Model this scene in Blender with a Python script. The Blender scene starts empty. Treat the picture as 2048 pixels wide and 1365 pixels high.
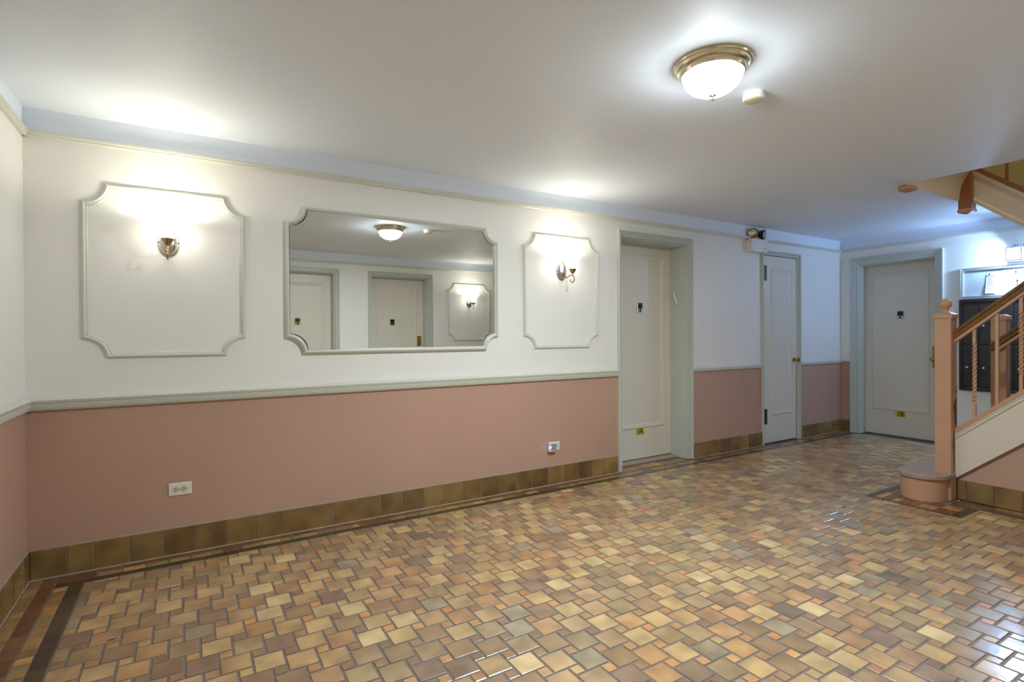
import bpy, bmesh, math, random
from mathutils import Vector, Matrix
random.seed(7)
SC = bpy.context.scene
COL = SC.collection
R = math.radians

# ---------------------------------------------------------------- camera
F_PX, YAW, PITCH, ROLL = 1059.75, 0.54666, 0.00576, -0.00549
CAM = Vector((0.7209, -3.6098, 1.25))
fw = Vector((math.sin(YAW) * math.cos(PITCH), math.cos(YAW) * math.cos(PITCH), -math.sin(PITCH)))
rt = Vector((math.cos(YAW), -math.sin(YAW), 0)); up = rt.cross(fw)
rt2 = math.cos(ROLL) * rt + math.sin(ROLL) * up
up2 = -math.sin(ROLL) * rt + math.cos(ROLL) * up
cd = bpy.data.cameras.new('camera'); cam = bpy.data.objects.new('camera', cd); COL.objects.link(cam)
cam.matrix_world = Matrix(((rt2.x, up2.x, -fw.x, CAM.x), (rt2.y, up2.y, -fw.y, CAM.y), (rt2.z, up2.z, -fw.z, CAM.z), (0, 0, 0, 1)))
cd.sensor_width = 36; cd.lens = F_PX / 2048 * 36; cd.shift_y = -0.00255
cd.clip_start = 0.05; cd.clip_end = 60
SC.camera = cam


def project(P):
    q = Vector(P) - CAM
    z = q.dot(fw)
    if z < 0.1: return None
    return 1024 + F_PX * q.dot(rt2) / z, 682.5 - F_PX * (q.dot(up2) / z + 0.0049)


# ---------------------------------------------------------------- world, exposure
W = bpy.data.worlds.new('world'); SC.world = W; W.use_nodes = True
W.node_tree.nodes['Background'].inputs[0].default_value = (0.5, 0.55, 0.6, 1)
W.node_tree.nodes['Background'].inputs[1].default_value = 0.05
SC.view_settings.view_transform = 'Standard'; SC.view_settings.look = 'None'
SC.view_settings.gamma = 1; SC.view_settings.use_curve_mapping = False
SC.view_settings.exposure = 1.2
# strengths of the lamps of the place and of the added upper hall light (used by the lamp builders below)
P_SCONCE, E_SCONCE, C_SCONCE = 1.35, 3.4, (1.0, 0.97, 0.88)
P_CEIL, P_CEIL2, E_CEIL, C_CEIL = 68.0, 10.0, 14.0, (0.89, 0.975, 1.0)
P_LANTERN, C_LANTERN = 54.0, (0.40, 0.62, 1.0)
P_UPPER = 24.0


# ---------------------------------------------------------------- materials
def srgb(r, g, b):
    f = lambda c: (c / 255 / 12.92) if c / 255 <= 0.04045 else ((c / 255 + 0.055) / 1.055) ** 2.4
    return (f(r), f(g), f(b), 1)


MATS = {}


def mat(name, col, rough=0.5, metal=0.0, spec=0.5, bump=0.0, bscale=60, var=0.0, vscale=3.0, coat=0.0, emit=None, estr=0.0):
    if name in MATS: return MATS[name]
    m = bpy.data.materials.new(name); m.use_nodes = True; MATS[name] = m
    nt = m.node_tree; b = nt.nodes['Principled BSDF']
    c = srgb(*col) if max(col[:3]) > 1.0 else tuple(col[:3]) + (1,)
    b.inputs['Base Color'].default_value = c
    b.inputs['Roughness'].default_value = rough; b.inputs['Metallic'].default_value = metal
    b.inputs['Specular IOR Level'].default_value = spec
    b.inputs['Coat Weight'].default_value = coat
    geo = nt.nodes.new('ShaderNodeNewGeometry')
    if var > 0:
        n = nt.nodes.new('ShaderNodeTexNoise'); n.inputs['Scale'].default_value = vscale; n.inputs['Detail'].default_value = 4
        nt.links.new(geo.outputs['Position'], n.inputs['Vector'])
        mr = nt.nodes.new('ShaderNodeMapRange'); mr.inputs['From Min'].default_value = .3; mr.inputs['From Max'].default_value = .7
        mr.inputs['To Min'].default_value = 1 - var; mr.inputs['To Max'].default_value = 1 + var
        nt.links.new(n.outputs['Fac'], mr.inputs['Value'])
        vm = nt.nodes.new('ShaderNodeVectorMath'); vm.operation = 'SCALE'
        vm.inputs[0].default_value = c[:3]; nt.links.new(mr.outputs['Result'], vm.inputs['Scale'])
        nt.links.new(vm.outputs['Vector'], b.inputs['Base Color'])
    if bump > 0:
        n = nt.nodes.new('ShaderNodeTexNoise'); n.inputs['Scale'].default_value = bscale; n.inputs['Detail'].default_value = 3
        nt.links.new(geo.outputs['Position'], n.inputs['Vector'])
        bp = nt.nodes.new('ShaderNodeBump'); bp.inputs['Strength'].default_value = bump; bp.inputs['Distance'].default_value = 0.01
        nt.links.new(n.outputs['Fac'], bp.inputs['Height']); nt.links.new(bp.outputs['Normal'], b.inputs['Normal'])
    if emit:
        b.inputs['Emission Color'].default_value = tuple(emit) + (1,); b.inputs['Emission Strength'].default_value = estr
    return m


M_WALL = mat('white_wall_paint', (240, 238, 231), 0.5, spec=0.3, bump=0.05, bscale=9, var=0.012, vscale=1.2)
M_CEIL = mat('ceiling_paint', (238, 246, 255), 0.55, spec=0.3, bump=0.05, bscale=5)
M_PINK = mat('salmon_wall_paint', (193, 156, 136), 0.45, spec=0.35, bump=0.06, bscale=12, var=0.03, vscale=1.6)
M_TRIM = mat('pale_green_trim_paint', (215, 215, 202), 0.35, spec=0.4)
M_DOOR = mat('cream_door_paint', (226, 219, 203), 0.35, spec=0.4, var=0.012, vscale=3)
M_CASING = mat('green_casing_paint', (198, 202, 190), 0.35, spec=0.4)
M_WOOD = mat('varnished_wood', (122, 84, 34), 0.3, spec=0.5, var=0.25, vscale=18)
M_NEWEL = mat('salmon_woodwork_paint', (196, 153, 123), 0.4, spec=0.4, var=0.03, vscale=8)
M_BARE = mat('bare_brown_wood', (110, 72, 40), 0.7, var=0.3, vscale=30)
M_BROWNW = mat('upper_brown_shaded_woodwork', (150, 95, 62), 0.45, var=0.05)  # brown, with the shadow on the upper newel put into the colour
M_STRING = mat('cream_string_paint', (222, 212, 196), 0.4, spec=0.4)
M_OLIVE = mat('warm_lit_upper_wall', (170, 160, 120), 0.6, var=0.03)  # warm light of the stair shaft is put into this olive tone
M_STONE = mat('stone_tread', (166, 144, 132), 0.35, spec=0.5, var=0.12, vscale=40)
M_SADDLE = mat('marble_saddle', (168, 150, 132), 0.3, var=0.08, vscale=20)
M_NICKEL = mat('brushed_nickel', (205, 200, 195), 0.28, metal=1.0)
M_BRONZE = mat('antique_bronze', (176, 148, 106), 0.3, metal=1.0)
M_BRASS = mat('brass', (184, 150, 72), 0.25, metal=1.0)
M_CHROME = mat('chrome', (230, 232, 235), 0.1, metal=1.0)
M_DARKMET = mat('dark_hinge_metal', (70, 68, 60), 0.4, metal=0.8)
M_BLACKP = mat('black_plastic', (24, 22, 20), 0.3)
M_MAIL = mat('black_mailbox_steel', (44, 42, 40), 0.42, spec=0.4)
M_MAIL2 = mat('black_mailbox_door', (50, 48, 45), 0.38, spec=0.4)
M_WHITEP = mat('white_plastic', (236, 232, 222), 0.35)
M_IVORY = mat('ivory_plastic', (216, 208, 160), 0.35)
M_GREYP = mat('grey_plastic', (150, 155, 165), 0.3)
M_DARK = mat('dark_slot', (40, 32, 18), 0.6)
M_YELLOW = mat('yellow_number_plate', (206, 180, 52), 0.35)
M_BLACKINK = mat('black_lettering', (22, 18, 12), 0.5)
M_BOARD = mat('felt_notice_board', (206, 216, 214), 0.9, spec=0.1, bump=0.3, bscale=300, var=0.04, vscale=60)
M_ALU = mat('aluminium_frame', (214, 220, 222), 0.3, metal=0.7)
M_INK = mat('printed_grey_lines', (168, 142, 158), 0.8)
M_PAPER = mat('pink_paper', (240, 224, 232), 0.8)
M_GROUT = mat('grey_grout', (126, 117, 111), 0.33, spec=0.5, bump=0.2, bscale=200, var=0.18, vscale=30)
M_GROUT2 = mat('pale_grout', (160, 144, 124), 0.7, var=0.1, vscale=30)
M_MIRROR = mat('mirror_silver', (0.83, 0.85, 0.84), 0.0, metal=1.0)
M_BACK = mat('mirror_edge', (40, 38, 34), 0.6)
M_SHADE = mat('lit_frosted_shade', (245, 240, 228), 0.4, emit=C_SCONCE, estr=E_SCONCE)
M_LED = mat('blue_led', (120, 110, 255), 0.3, emit=(0.35, 0.3, 1.0), estr=3.5)
M_REFL = mat('reflector', (210, 200, 180), 0.15, metal=1.0)


def pane_material():
    m = bpy.data.materials.new('lantern_glass'); m.use_nodes = True; nt = m.node_tree
    nt.nodes.remove(nt.nodes['Principled BSDF'])
    tr = nt.nodes.new('ShaderNodeBsdfTransparent'); tr.inputs[0].default_value = (0.92, 0.94, 0.97, 1)
    em = nt.nodes.new('ShaderNodeEmission'); em.inputs[0].default_value = C_LANTERN + (1,); em.inputs[1].default_value = 3.0
    mx = nt.nodes.new('ShaderNodeMixShader'); mx.inputs[0].default_value = 0.35
    nt.links.new(tr.outputs[0], mx.inputs[1]); nt.links.new(em.outputs[0], mx.inputs[2])
    nt.links.new(mx.outputs[0], nt.nodes['Material Output'].inputs[0])
    return m


M_PANE = pane_material()
M_BULBG = pane_material(); M_BULBG.name = 'lantern_bulb_glass'
for nd in M_BULBG.node_tree.nodes:
    if nd.type == 'EMISSION': nd.inputs[1].default_value = 25
M_BOWL = pane_material()
M_BOWL.name = 'lit_alabaster_bowl'
for nd in M_BOWL.node_tree.nodes:
    if nd.type == 'EMISSION': nd.inputs[0].default_value = C_CEIL + (1,); nd.inputs[1].default_value = E_CEIL
    if nd.type == 'MIX_SHADER': nd.inputs[0].default_value = 0.6


def tile_material(name, from_object, rough, tvar=0.13, scale=9.0, bump=0.05):
    """glazed quarry tile: base colour from the object's colour or from a face-corner attribute, flashed by noise"""
    m = bpy.data.materials.new(name); m.use_nodes = True; nt = m.node_tree; b = nt.nodes['Principled BSDF']
    if from_object:
        src = nt.nodes.new('ShaderNodeObjectInfo'); col = src.outputs['Color']
    else:
        src = nt.nodes.new('ShaderNodeAttribute'); src.attribute_name = 'tcol'; col = src.outputs['Color']
    geo = nt.nodes.new('ShaderNodeNewGeometry')
    off = nt.nodes.new('ShaderNodeVectorMath'); off.operation = 'MULTIPLY_ADD'
    off.inputs[1].default_value = (37, 53, 71)
    nt.links.new(col, off.inputs[0]); nt.links.new(geo.outputs['Position'], off.inputs[2])
    n = nt.nodes.new('ShaderNodeTexNoise'); n.inputs['Scale'].default_value = scale; n.inputs['Detail'].default_value = 1.2
    nt.links.new(off.outputs[0], n.inputs['Vector'])
    ramp = nt.nodes.new('ShaderNodeValToRGB')
    e = ramp.color_ramp.elements
    e[0].position = 0.32; e[0].color = (1 - tvar * 2.0, 1 - tvar * 2.2, 1 - tvar * 2.3, 1)
    e[1].position = 0.66; e[1].color = (1 + tvar, 1 + tvar * 0.8, 1 + tvar * 0.6, 1)
    nt.links.new(n.outputs['Fac'], ramp.inputs[0])
    mul = nt.nodes.new('ShaderNodeVectorMath'); mul.operation = 'MULTIPLY'
    nt.links.new(col, mul.inputs[0]); nt.links.new(ramp.outputs[0], mul.inputs[1])
    nt.links.new(mul.outputs[0], b.inputs['Base Color'])
    n2 = nt.nodes.new('ShaderNodeTexNoise'); n2.inputs['Scale'].default_value = 35
    nt.links.new(geo.outputs['Position'], n2.inputs['Vector'])
    mr = nt.nodes.new('ShaderNodeMapRange'); mr.inputs['To Min'].default_value = rough * 0.75; mr.inputs['To Max'].default_value = rough * 1.3
    nt.links.new(n2.outputs['Fac'], mr.inputs['Value']); nt.links.new(mr.outputs[0], b.inputs['Roughness'])
    bp = nt.nodes.new('ShaderNodeBump'); bp.inputs['Strength'].default_value = bump; bp.inputs['Distance'].default_value = 0.01
    nt.links.new(n2.outputs['Fac'], bp.inputs['Height']); nt.links.new(bp.outputs['Normal'], b.inputs['Normal'])
    b.inputs['Specular IOR Level'].default_value = 0.6; b.inputs['Coat Weight'].default_value = 0.45; b.inputs['Coat Roughness'].default_value = 0.34; b.inputs['Coat IOR'].default_value = 1.6
    return m


M_TILE_O = tile_material('quarry_tile', True, 0.15)
M_TILE_S = tile_material('quarry_tile_field', False, 0.15)
M_BASE_O = tile_material('glazed_base_tile', True, 0.28, 0.16, 7.0, 0.012)


# ---------------------------------------------------------------- mesh builder
class MB:
    def __init__(s): s.v = []; s.f = []; s.mi = []; s.sm = []

    def add(s, vs, fs, mi=0, smooth=False):
        o = len(s.v); s.v += [tuple(v) for v in vs]
        for f in fs: s.f.append([i + o for i in f]); s.mi.append(mi); s.sm.append(smooth)

    def box(s, x0, x1, y0, y1, z0, z1, mi=0, ch=0.0):
        if x0 > x1: x0, x1 = x1, x0
        if y0 > y1: y0, y1 = y1, y0
        if z0 > z1: z0, z1 = z1, z0
        if ch <= 0:
            vs = [(x, y, z) for z in (z0, z1) for y in (y0, y1) for x in (x0, x1)]
            s.add(vs, [(0, 2, 3, 1), (4, 5, 7, 6), (0, 1, 5, 4), (2, 6, 7, 3), (0, 4, 6, 2), (1, 3, 7, 5)], mi)
        else:
            c = ch; X = (x0, x1); Y = (y0, y1); Z = (z0, z1); sg = (1, -1); vs = []; idx = {}
            for i in (0, 1):
                for j in (0, 1):
                    for k in (0, 1):
                        for a in range(3):
                            p = [X[i] + sg[i] * c, Y[j] + sg[j] * c, Z[k] + sg[k] * c]
                            p[a] = (X, Y, Z)[a][(i, j, k)[a]]
                            idx[(i, j, k, a)] = len(vs); vs.append(p)
            I = lambda i, j, k, a: idx[(i, j, k, a)]
            fs = []
            for t in (0, 1):
                fs += [[I(t, 0, 0, 0), I(t, 1, 0, 0), I(t, 1, 1, 0), I(t, 0, 1, 0)], [I(0, t, 0, 1), I(1, t, 0, 1), I(1, t, 1, 1), I(0, t, 1, 1)],
                       [I(0, 0, t, 2), I(1, 0, t, 2), I(1, 1, t, 2), I(0, 1, t, 2)]]
                for u in (0, 1):
                    fs += [[I(t, u, 0, 0), I(t, u, 1, 0), I(t, u, 1, 1), I(t, u, 0, 1)], [I(t, 0, u, 0), I(t, 1, u, 0), I(t, 1, u, 2), I(t, 0, u, 2)],
                           [I(0, t, u, 1), I(1, t, u, 1), I(1, t, u, 2), I(0, t, u, 2)]]
                    for w in (0, 1): fs.append([I(t, u, w, 0), I(t, u, w, 1), I(t, u, w, 2)])
            s.add(vs, fs, mi)

    def lathe(s, prof, o=(0, 0, 0), axis='z', n=28, mi=0, smooth=True, sx=1.0, sy=1.0):
        """prof: (radius, height) list"""
        vs = []; fs = []
        for r, h in prof:
            for k in range(n):
                a = 2 * math.pi * k / n; c, d = r * math.cos(a) * sx, r * math.sin(a) * sy
                p = {'z': (c, d, h), 'y': (c, h, d), 'x': (h, c, d)}[axis]
                vs.append((p[0] + o[0], p[1] + o[1], p[2] + o[2]))
        m = len(prof)
        for i in range(m - 1):
            for k in range(n): fs.append((i * n + k, i * n + (k + 1) % n, (i + 1) * n + (k + 1) % n, (i + 1) * n + k))
        s.add(vs, fs, mi, smooth)
        if prof[0][0] > 1e-5: s.add(vs[:n], [tuple(range(n))], mi)
        if prof[-1][0] > 1e-5: s.add(vs[-n:], [tuple(range(n))], mi)

    def lathe_open(s, prof, o=(0, 0, 0), n=28, mi=0):
        vs = []; fs = []
        for r, h in prof:
            for k in range(n):
                a = 2 * math.pi * k / n; vs.append((o[0] + r * math.cos(a), o[1] + r * math.sin(a), o[2] + h))
        for i in range(len(prof) - 1):
            for k in range(n): fs.append((i * n + k, i * n + (k + 1) % n, (i + 1) * n + (k + 1) % n, (i + 1) * n + k))
        s.add(vs, fs, mi, True)

    def tube(s, pts, r, n=10, mi=0, rads=None):
        pts = [Vector(p) for p in pts]; vs = []; fs = []
        t0 = (pts[1] - pts[0]).normalized(); ref = Vector((1, 0, 0)) if abs(t0.x) < .8 else Vector((0, 0, 1))
        for i, p in enumerate(pts):
            t = (pts[min(i + 1, len(pts) - 1)] - pts[max(i - 1, 0)]).normalized()
            a = (ref - t * ref.dot(t)).normalized(); b = t.cross(a); ref = a
            rr = rads[i] if rads else r
            for k in range(n):
                g = 2 * math.pi * k / n; vs.append(p + a * (rr * math.cos(g)) + b * (rr * math.sin(g)))
        for i in range(len(pts) - 1):
            for k in range(n): fs.append((i * n + k, i * n + (k + 1) % n, (i + 1) * n + (k + 1) % n, (i + 1) * n + k))
        fs += [tuple(range(n)), tuple(range((len(pts) - 1) * n, len(pts) * n))]
        s.add(vs, fs, mi, True)

    def sweep(s, path, prof, closed=False, O=(0, 0, 0), e1=(1, 0, 0), e2=(0, 0, 1), nn=(0, -1, 0), mi=0, smooth=False):
        """profile (a: to the left of the path, b: along nn) carried along a flat mitred path"""
        O, e1, e2, nn = map(Vector, (O, e1, e2, nn)); P = [Vector(p) for p in path]; n = len(P); m = len(prof); vs = []
        for i in range(n):
            d1 = (P[i] - P[i - 1]).normalized() if (closed or i > 0) else None
            d2 = (P[(i + 1) % n] - P[i]).normalized() if (closed or i < n - 1) else None
            if d1 is None: d1 = d2
            if d2 is None: d2 = d1
            n1 = Vector((-d1.y, d1.x)); n2 = Vector((-d2.y, d2.x)); q = n1 + n2
            q = q / max(q.dot(n1), 0.2) if q.length > 1e-6 else n1
            for a, b in prof:
                w = P[i] + q * a; vs.append(O + e1 * w.x + e2 * w.y + nn * b)
        fs = []
        for i in range(n if closed else n - 1):
            j = (i + 1) % n
            for k in range(m): fs.append((i * m + k, i * m + (k + 1) % m, j * m + (k + 1) % m, j * m + k))
        if not closed: fs += [tuple(range(m)), tuple(range((n - 1) * m, n * m))]
        s.add(vs, fs, mi, smooth)

    def prism(s, poly, z0, z1, mi=0, axis='z', smooth=False):
        n = len(poly); g = {'z': lambda p, h: (p[0], p[1], h), 'x': lambda p, h: (h, p[0], p[1]), 'y': lambda p, h: (p[0], h, p[1])}[axis]
        vs = [g(p, z0) for p in poly] + [g(p, z1) for p in poly]
        s.add(vs, [tuple(range(n)), tuple(range(n, 2 * n))], mi)
        s.add(vs, [(i, (i + 1) % n, n + (i + 1) % n, n + i) for i in range(n)], mi, smooth)

    def build(s, name, m, parent=None, bevel=0.0):
        me = bpy.data.meshes.new(name); me.from_pydata(s.v, [], s.f)
        for k in (m if isinstance(m, (list, tuple)) else [m]): me.materials.append(k)
        for p, mi, sm in zip(me.polygons, s.mi, s.sm): p.material_index = mi; p.use_smooth = sm
        bm = bmesh.new(); bm.from_mesh(me); bmesh.ops.remove_doubles(bm, verts=bm.verts, dist=1e-6)
        bmesh.ops.recalc_face_normals(bm, faces=bm.faces); bm.to_mesh(me); bm.free()
        if any(s.sm): me.set_sharp_from_angle(angle=R(38))
        o = bpy.data.objects.new(name, me); COL.objects.link(o)
        if parent: o.parent = parent
        if bevel > 0:
            md = o.modifiers.new('bevel', 'BEVEL'); md.width = bevel; md.segments = 2; md.limit_method = 'ANGLE'
        return o


def tag(o, label, cat=None, group=None, kind=None):
    o['label'] = label
    if cat: o['category'] = cat
    if group: o['group'] = group
    if kind: o['kind'] = kind
    return o


def thing(name, label, cat, loc=(0, 0, 0), rotz=0.0, group=None, kind=None):
    o = bpy.data.objects.new(name, None); COL.objects.link(o); o.empty_display_size = 0.1
    o.location = loc; o.rotation_euler = (0, 0, rotz)
    return tag(o, label, cat, group, kind)


def mesh_text(txt, size, depth):
    cu = bpy.data.curves.new('txt', 'FONT'); cu.body = txt; cu.size = size; cu.extrude = depth; cu.offset = .0012; cu.align_x = 'CENTER'; cu.align_y = 'CENTER'
    ob = bpy.data.objects.new('txt', cu); me = bpy.data.meshes.new_from_object(ob)
    bpy.data.objects.remove(ob); bpy.data.curves.remove(cu)
    return me


ROT_BACK, ROT_RIGHT, ROT_FRONT, ROT_LEFT = 0.0, -math.pi / 2, math.pi, math.pi / 2
XF, YO = 7.847, -4.30           # right-hand wall, wall opposite the mirror
ZC, ZR, ZCH, ZB = 2.433, 2.282, 0.871, 0.156
ZU = 2.69                       # upper floor

# ================================================================ THE SETTING
# ---- walls (paint: white above, salmon below the chair rail)
def wall(name, label, spans, thick_axis, c0, c1, zsplit, top=ZC):
    """spans: (a0, a1, z0, z1); thick_axis 'y' -> wall along x"""
    mb = MB()
    for a0, a1, z0, z1 in spans:
        bits = [(z0, z1, 0)] if zsplit is None or z0 >= zsplit else ([(z0, zsplit, 1), (zsplit, z1, 0)] if z1 > zsplit else [(z0, z1, 1)])
        zz = ZR + .02
        bits = [b for q in bits for b in ([(q[0], zz, q[2]), (zz, q[1], 2)] if q[0] < zz < q[1] else [q])]
        for q0, q1, mi in bits:
            if thick_axis == 'y': mb.box(a0, a1, c0, c1, q0, q1, mi)
            else: mb.box(c0, c1, a0, a1, q0, q1, mi)
    return tag(mb.build(name, [M_WALL, M_PINK, M_CEIL]), label, 'wall', kind='structure')


A0, A1, AH = 4.085, 4.975, 2.15         # door 1A opening
K0, K1, KH = 6.22, 6.868, 2.142         # closet opening
B0, B1, BH = -0.205, -1.005, 2.105      # door 1B opening (y)
wall('wall_back', 'long wall with mirror, white above and salmon below the chair rail',
     [(-.15, A0, 0, ZC), (A0, A1, AH, ZC), (A1, K0, 0, ZC), (K0, K1, KH, ZC), (K1, 8.2, 0, ZC)], 'y', 0, .32, .90)
wall('wall_left', 'left end wall, white above and salmon below', [(-4.6, 0, 0, ZC)], 'x', -.15, 0, .90)
mb = MB()
for y0, y1, z0, z1, mi in [(B0, 0, 0, .9, 1), (B0, 0, .9, ZR + .02, 0), (B1, B0, BH, ZR + .02, 0), (-4.6, B1, 0, ZR + .02, 0), (-4.6, 0, ZR + .02, ZC, 3)]: mb.box(XF, XF + .3, y0, y1, z0, z1, mi)
mb.box(XF, XF + .3, -4.6, .32, ZC, 5.2, 2)
tag(mb.build('wall_right', [M_WALL, M_PINK, M_OLIVE, M_CEIL]), 'far end wall with door 1B and the mailboxes', 'wall', kind='structure')
D4, D5 = (1.755, 2.67), (3.20, 4.14)    # openings of the two doors opposite the mirror
wall('wall_front', 'wall opposite the mirror, seen as a reflection',
     [(-.15, D4[0], 0, ZC), (D4[0], D4[1], 2.15, ZC), (D4[1], D5[0], 0, ZC), (D5[0], D5[1], 2.15, ZC), (D5[1], 8.2, 0, ZC)], 'y', YO - .3, YO, .90)
# ---- ceiling slab with the stair opening, and the closed upper hall above it
OX, OY = 5.59, -1.64
mb = MB()
mb.box(-.15, OX, -4.6, .32, ZC, ZU - .01); mb.box(OX, XF, OY, .32, ZC, ZU - .01)
tag(mb.build('ceiling', M_CEIL), 'white plaster ceiling with an opening over the stairs', 'ceiling', kind='structure')
mb = MB(); mb.box(3.6, XF, .0, .15, ZU, 5.2); mb.box(3.45, 3.6, -4.6, .15, ZU, 5.2); mb.box(3.45, XF, -4.75, -4.6, 0, 5.2)
tag(mb.build('wall_upper', M_OLIVE), 'olive walls of the upper stair hall', 'wall', kind='structure')
mb = MB(); mb.box(3.45, 8.2, -4.75, .3, 5.2, 5.3)
tag(mb.build('ceiling_upper', M_OLIVE), 'ceiling of the upper stair hall', 'ceiling', kind='structure')

# ---- floor: grout bed with separate tiles
mb = MB(); mb.box(-.15, 8.2, -4.75, .34, -.12, -.0032)
FLOOR = tag(mb.build('floor', M_GROUT), 'glazed brown and tan quarry tile floor', 'floor', kind='structure')

TILES = {}          # kind -> list of (x0, x1, y0, y1, colour)
def tile(kind, x0, x1, y0, y1, col):
    if x1 - x0 > .008 and y1 - y0 > .008: TILES.setdefault(kind, []).append((x0, x1, y0, y1, col))


PAL_BIG = [(206, 176, 124), (200, 168, 118), (192, 156, 110), (184, 152, 112), (172, 148, 108), (164, 142, 106), (160, 130, 96), (152, 122, 92), (196, 150, 104), (178, 136, 96), (142, 116, 98), (222, 196, 146), (160, 148, 124), (112, 98, 84)]
WT_BIG = [9, 10, 10, 10, 8, 8, 10, 8, 7, 6, 6, 5, 5, .7]
PAL_SML = [(206, 142, 90), (212, 158, 102), (166, 124, 90), (154, 118, 90), (180, 136, 94), (194, 164, 112), (140, 114, 92)]
PAL_BROWN = [(122, 76, 46), (114, 70, 44), (130, 86, 54), (120, 82, 56)]
PAL_TAN = [(176, 138, 84), (164, 128, 82), (150, 118, 82), (190, 152, 94), (158, 136, 88)]
PAL_DARK = [(72, 62, 46), (68, 58, 46), (78, 66, 50)]


def pick(pal, wt=None, j=0.05):
    c = random.choices(pal, wt)[0]
    if pal in (PAL_BIG, PAL_SML): c = [.8 * a + .2 * b for a, b in zip(c, (176, 146, 102))]
    c = srgb(*c); k = 1 + random.uniform(-j, j); return (c[0] * k, c[1] * k, c[2] * k, 1)


# field: pinwheel of 10 cm and 4.4 cm squares
P_, Q_, G_ = 0.1110, 0.0525, 0.0095
FX0, FY0, FXS, FYS, FXS2, FYS2 = 0.255, -0.172, 5.150, -1.535, 5.462, -2.135


def field(kind, x0, x1, y0, y1, col):
    y1 = min(y1, FY0); x0 = max(x0, FX0)
    if y0 >= FYS: tile(kind, x0, min(x1, XF - .012), y0, y1, col)
    elif y1 <= FYS2: tile(kind, x0, min(x1, FXS2), y0, y1, col)
    else:
        if y0 < FYS2 and x0 >= FXS - .03: tile(kind, max(x0, FXS), min(x1, FXS2), y0, FYS2, col)
        if x0 < FXS: tile(kind, x0, min(x1, FXS), max(y0, -9), y1, col)
        elif y1 > FYS + .01: tile(kind, x0, min(x1, XF - .012), FYS + .004, y1, col)


for i in range(-60, 90):
    for j in range(-70, 70):
        x = 1.145 + P_ * i - Q_ * j; y = -1.436 - Q_ * i - P_ * j
        if -.3 < x < 8 and -4.45 < y < .3:
            field('square_tile', x, x + P_ - G_, y - (P_ - G_), y, pick(PAL_BIG, WT_BIG))
            field('small_tile', x + P_, x + P_ + Q_ - G_, y - (Q_ - G_), y, pick(PAL_SML))
# border by the long wall: brown row, tan row, dark strip
x = .30
while x < XF - .1:
    tile('brown_border_tile', x, x + .102, -.058, -.013, pick(PAL_BROWN)); x += .108
x = .30
while x < XF - .1:
    w = random.choice((.05, .1, .1)); tile('tan_border_tile', x, x + w, -.112, -.064, pick(PAL_TAN + PAL_BROWN[2:])); x += w + .005
x = .135
while x < XF - .1:
    tile('dark_strip_tile', x, x + .16, -.166, -.118, pick(PAL_DARK)); x += .1615
# floor inside the 1A door recess
x = A0 + .005
while x < A1 - .02:
    tile('tan_border_tile', x, min(x + .1, A1 - .004), -.006, .045, pick(PAL_TAN)); tile('tan_border_tile', x, min(x + .1, A1 - .004), .051, .1, pick(PAL_TAN)); x += .106
# border by the left wall: tan row, brown row, tan row, dark strip
y = -.018
while y > YO + .1:
    w = random.choice((.05, .1)); tile('tan_border_tile', .018, .066, y - w, y, pick(PAL_TAN)); y -= w + .005
y = -.018
while y > YO + .1:
    tile('brown_border_tile', .072, .128, y - .102, y, pick(PAL_BROWN)); y -= .1045
y = -.172
while y > YO + .1:
    w = random.choice((.05, .1, .1)); tile('tan_border_tile', .134, .188, y - w, y, pick(PAL_TAN)); y -= w + .004
y = -.172
while y > YO + .1:
    tile('dark_strip_tile', .193, .250, y - .16, y, pick(PAL_DARK)); y -= .1615
tile('brown_border_tile', .134, .29, -.112, -.013, pick(PAL_BROWN))
# border that jogs round the first stair
x = 5.15
while x < 5.85:
    tile('dark_strip_tile', x, x + .16, -1.580, -1.538, pick(PAL_DARK)); x += .1615
y = -1.584
while y > -2.06:
    tile('dark_strip_tile', 5.155, 5.2, max(y - .16, -2.068), y, pick(PAL_DARK)); y -= .1615
x = 5.155
while x < 5.45:
    tile('dark_strip_tile', x, min(x + .16, 5.512), -2.13, -2.072, pick(PAL_DARK)); x += .1615
y = -2.135
while y > YO + .1:
    tile('dark_strip_tile', 5.467, 5.512, y - .16, y, pick(PAL_DARK)); y -= .1615
x = 5.205
while x < 5.64:
    y = -1.585
    while y > -2.06:
        if not (x > 5.36 and y < -1.63 and y > -1.95): tile('brown_border_tile', x, x + .1, max(y - .05, -2.068), y, pick(PAL_BROWN + PAL_TAN[:2]))
        y -= .0545
    x += .105
y = -2.075
while y > YO + .1:
    w = random.choice((.05, .1)); tile('brown_border_tile', 5.517, 5.566, y - w, y, pick(PAL_BROWN)); tile('tan_border_tile', 5.571, 5.645, y - w, y, pick(PAL_TAN + PAL_BROWN)); y -= w + .005
# corridor beside and behind the stair, towards the mailboxes
x = 6.80
while x < XF - .06:
    y = FYS - .004
    while y > YO + .1:
        tile('brown_border_tile', x, x + .1, y - .1, y, pick(PAL_BIG)); y -= .108
    x += .108

TILE_MESH = {}


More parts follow.
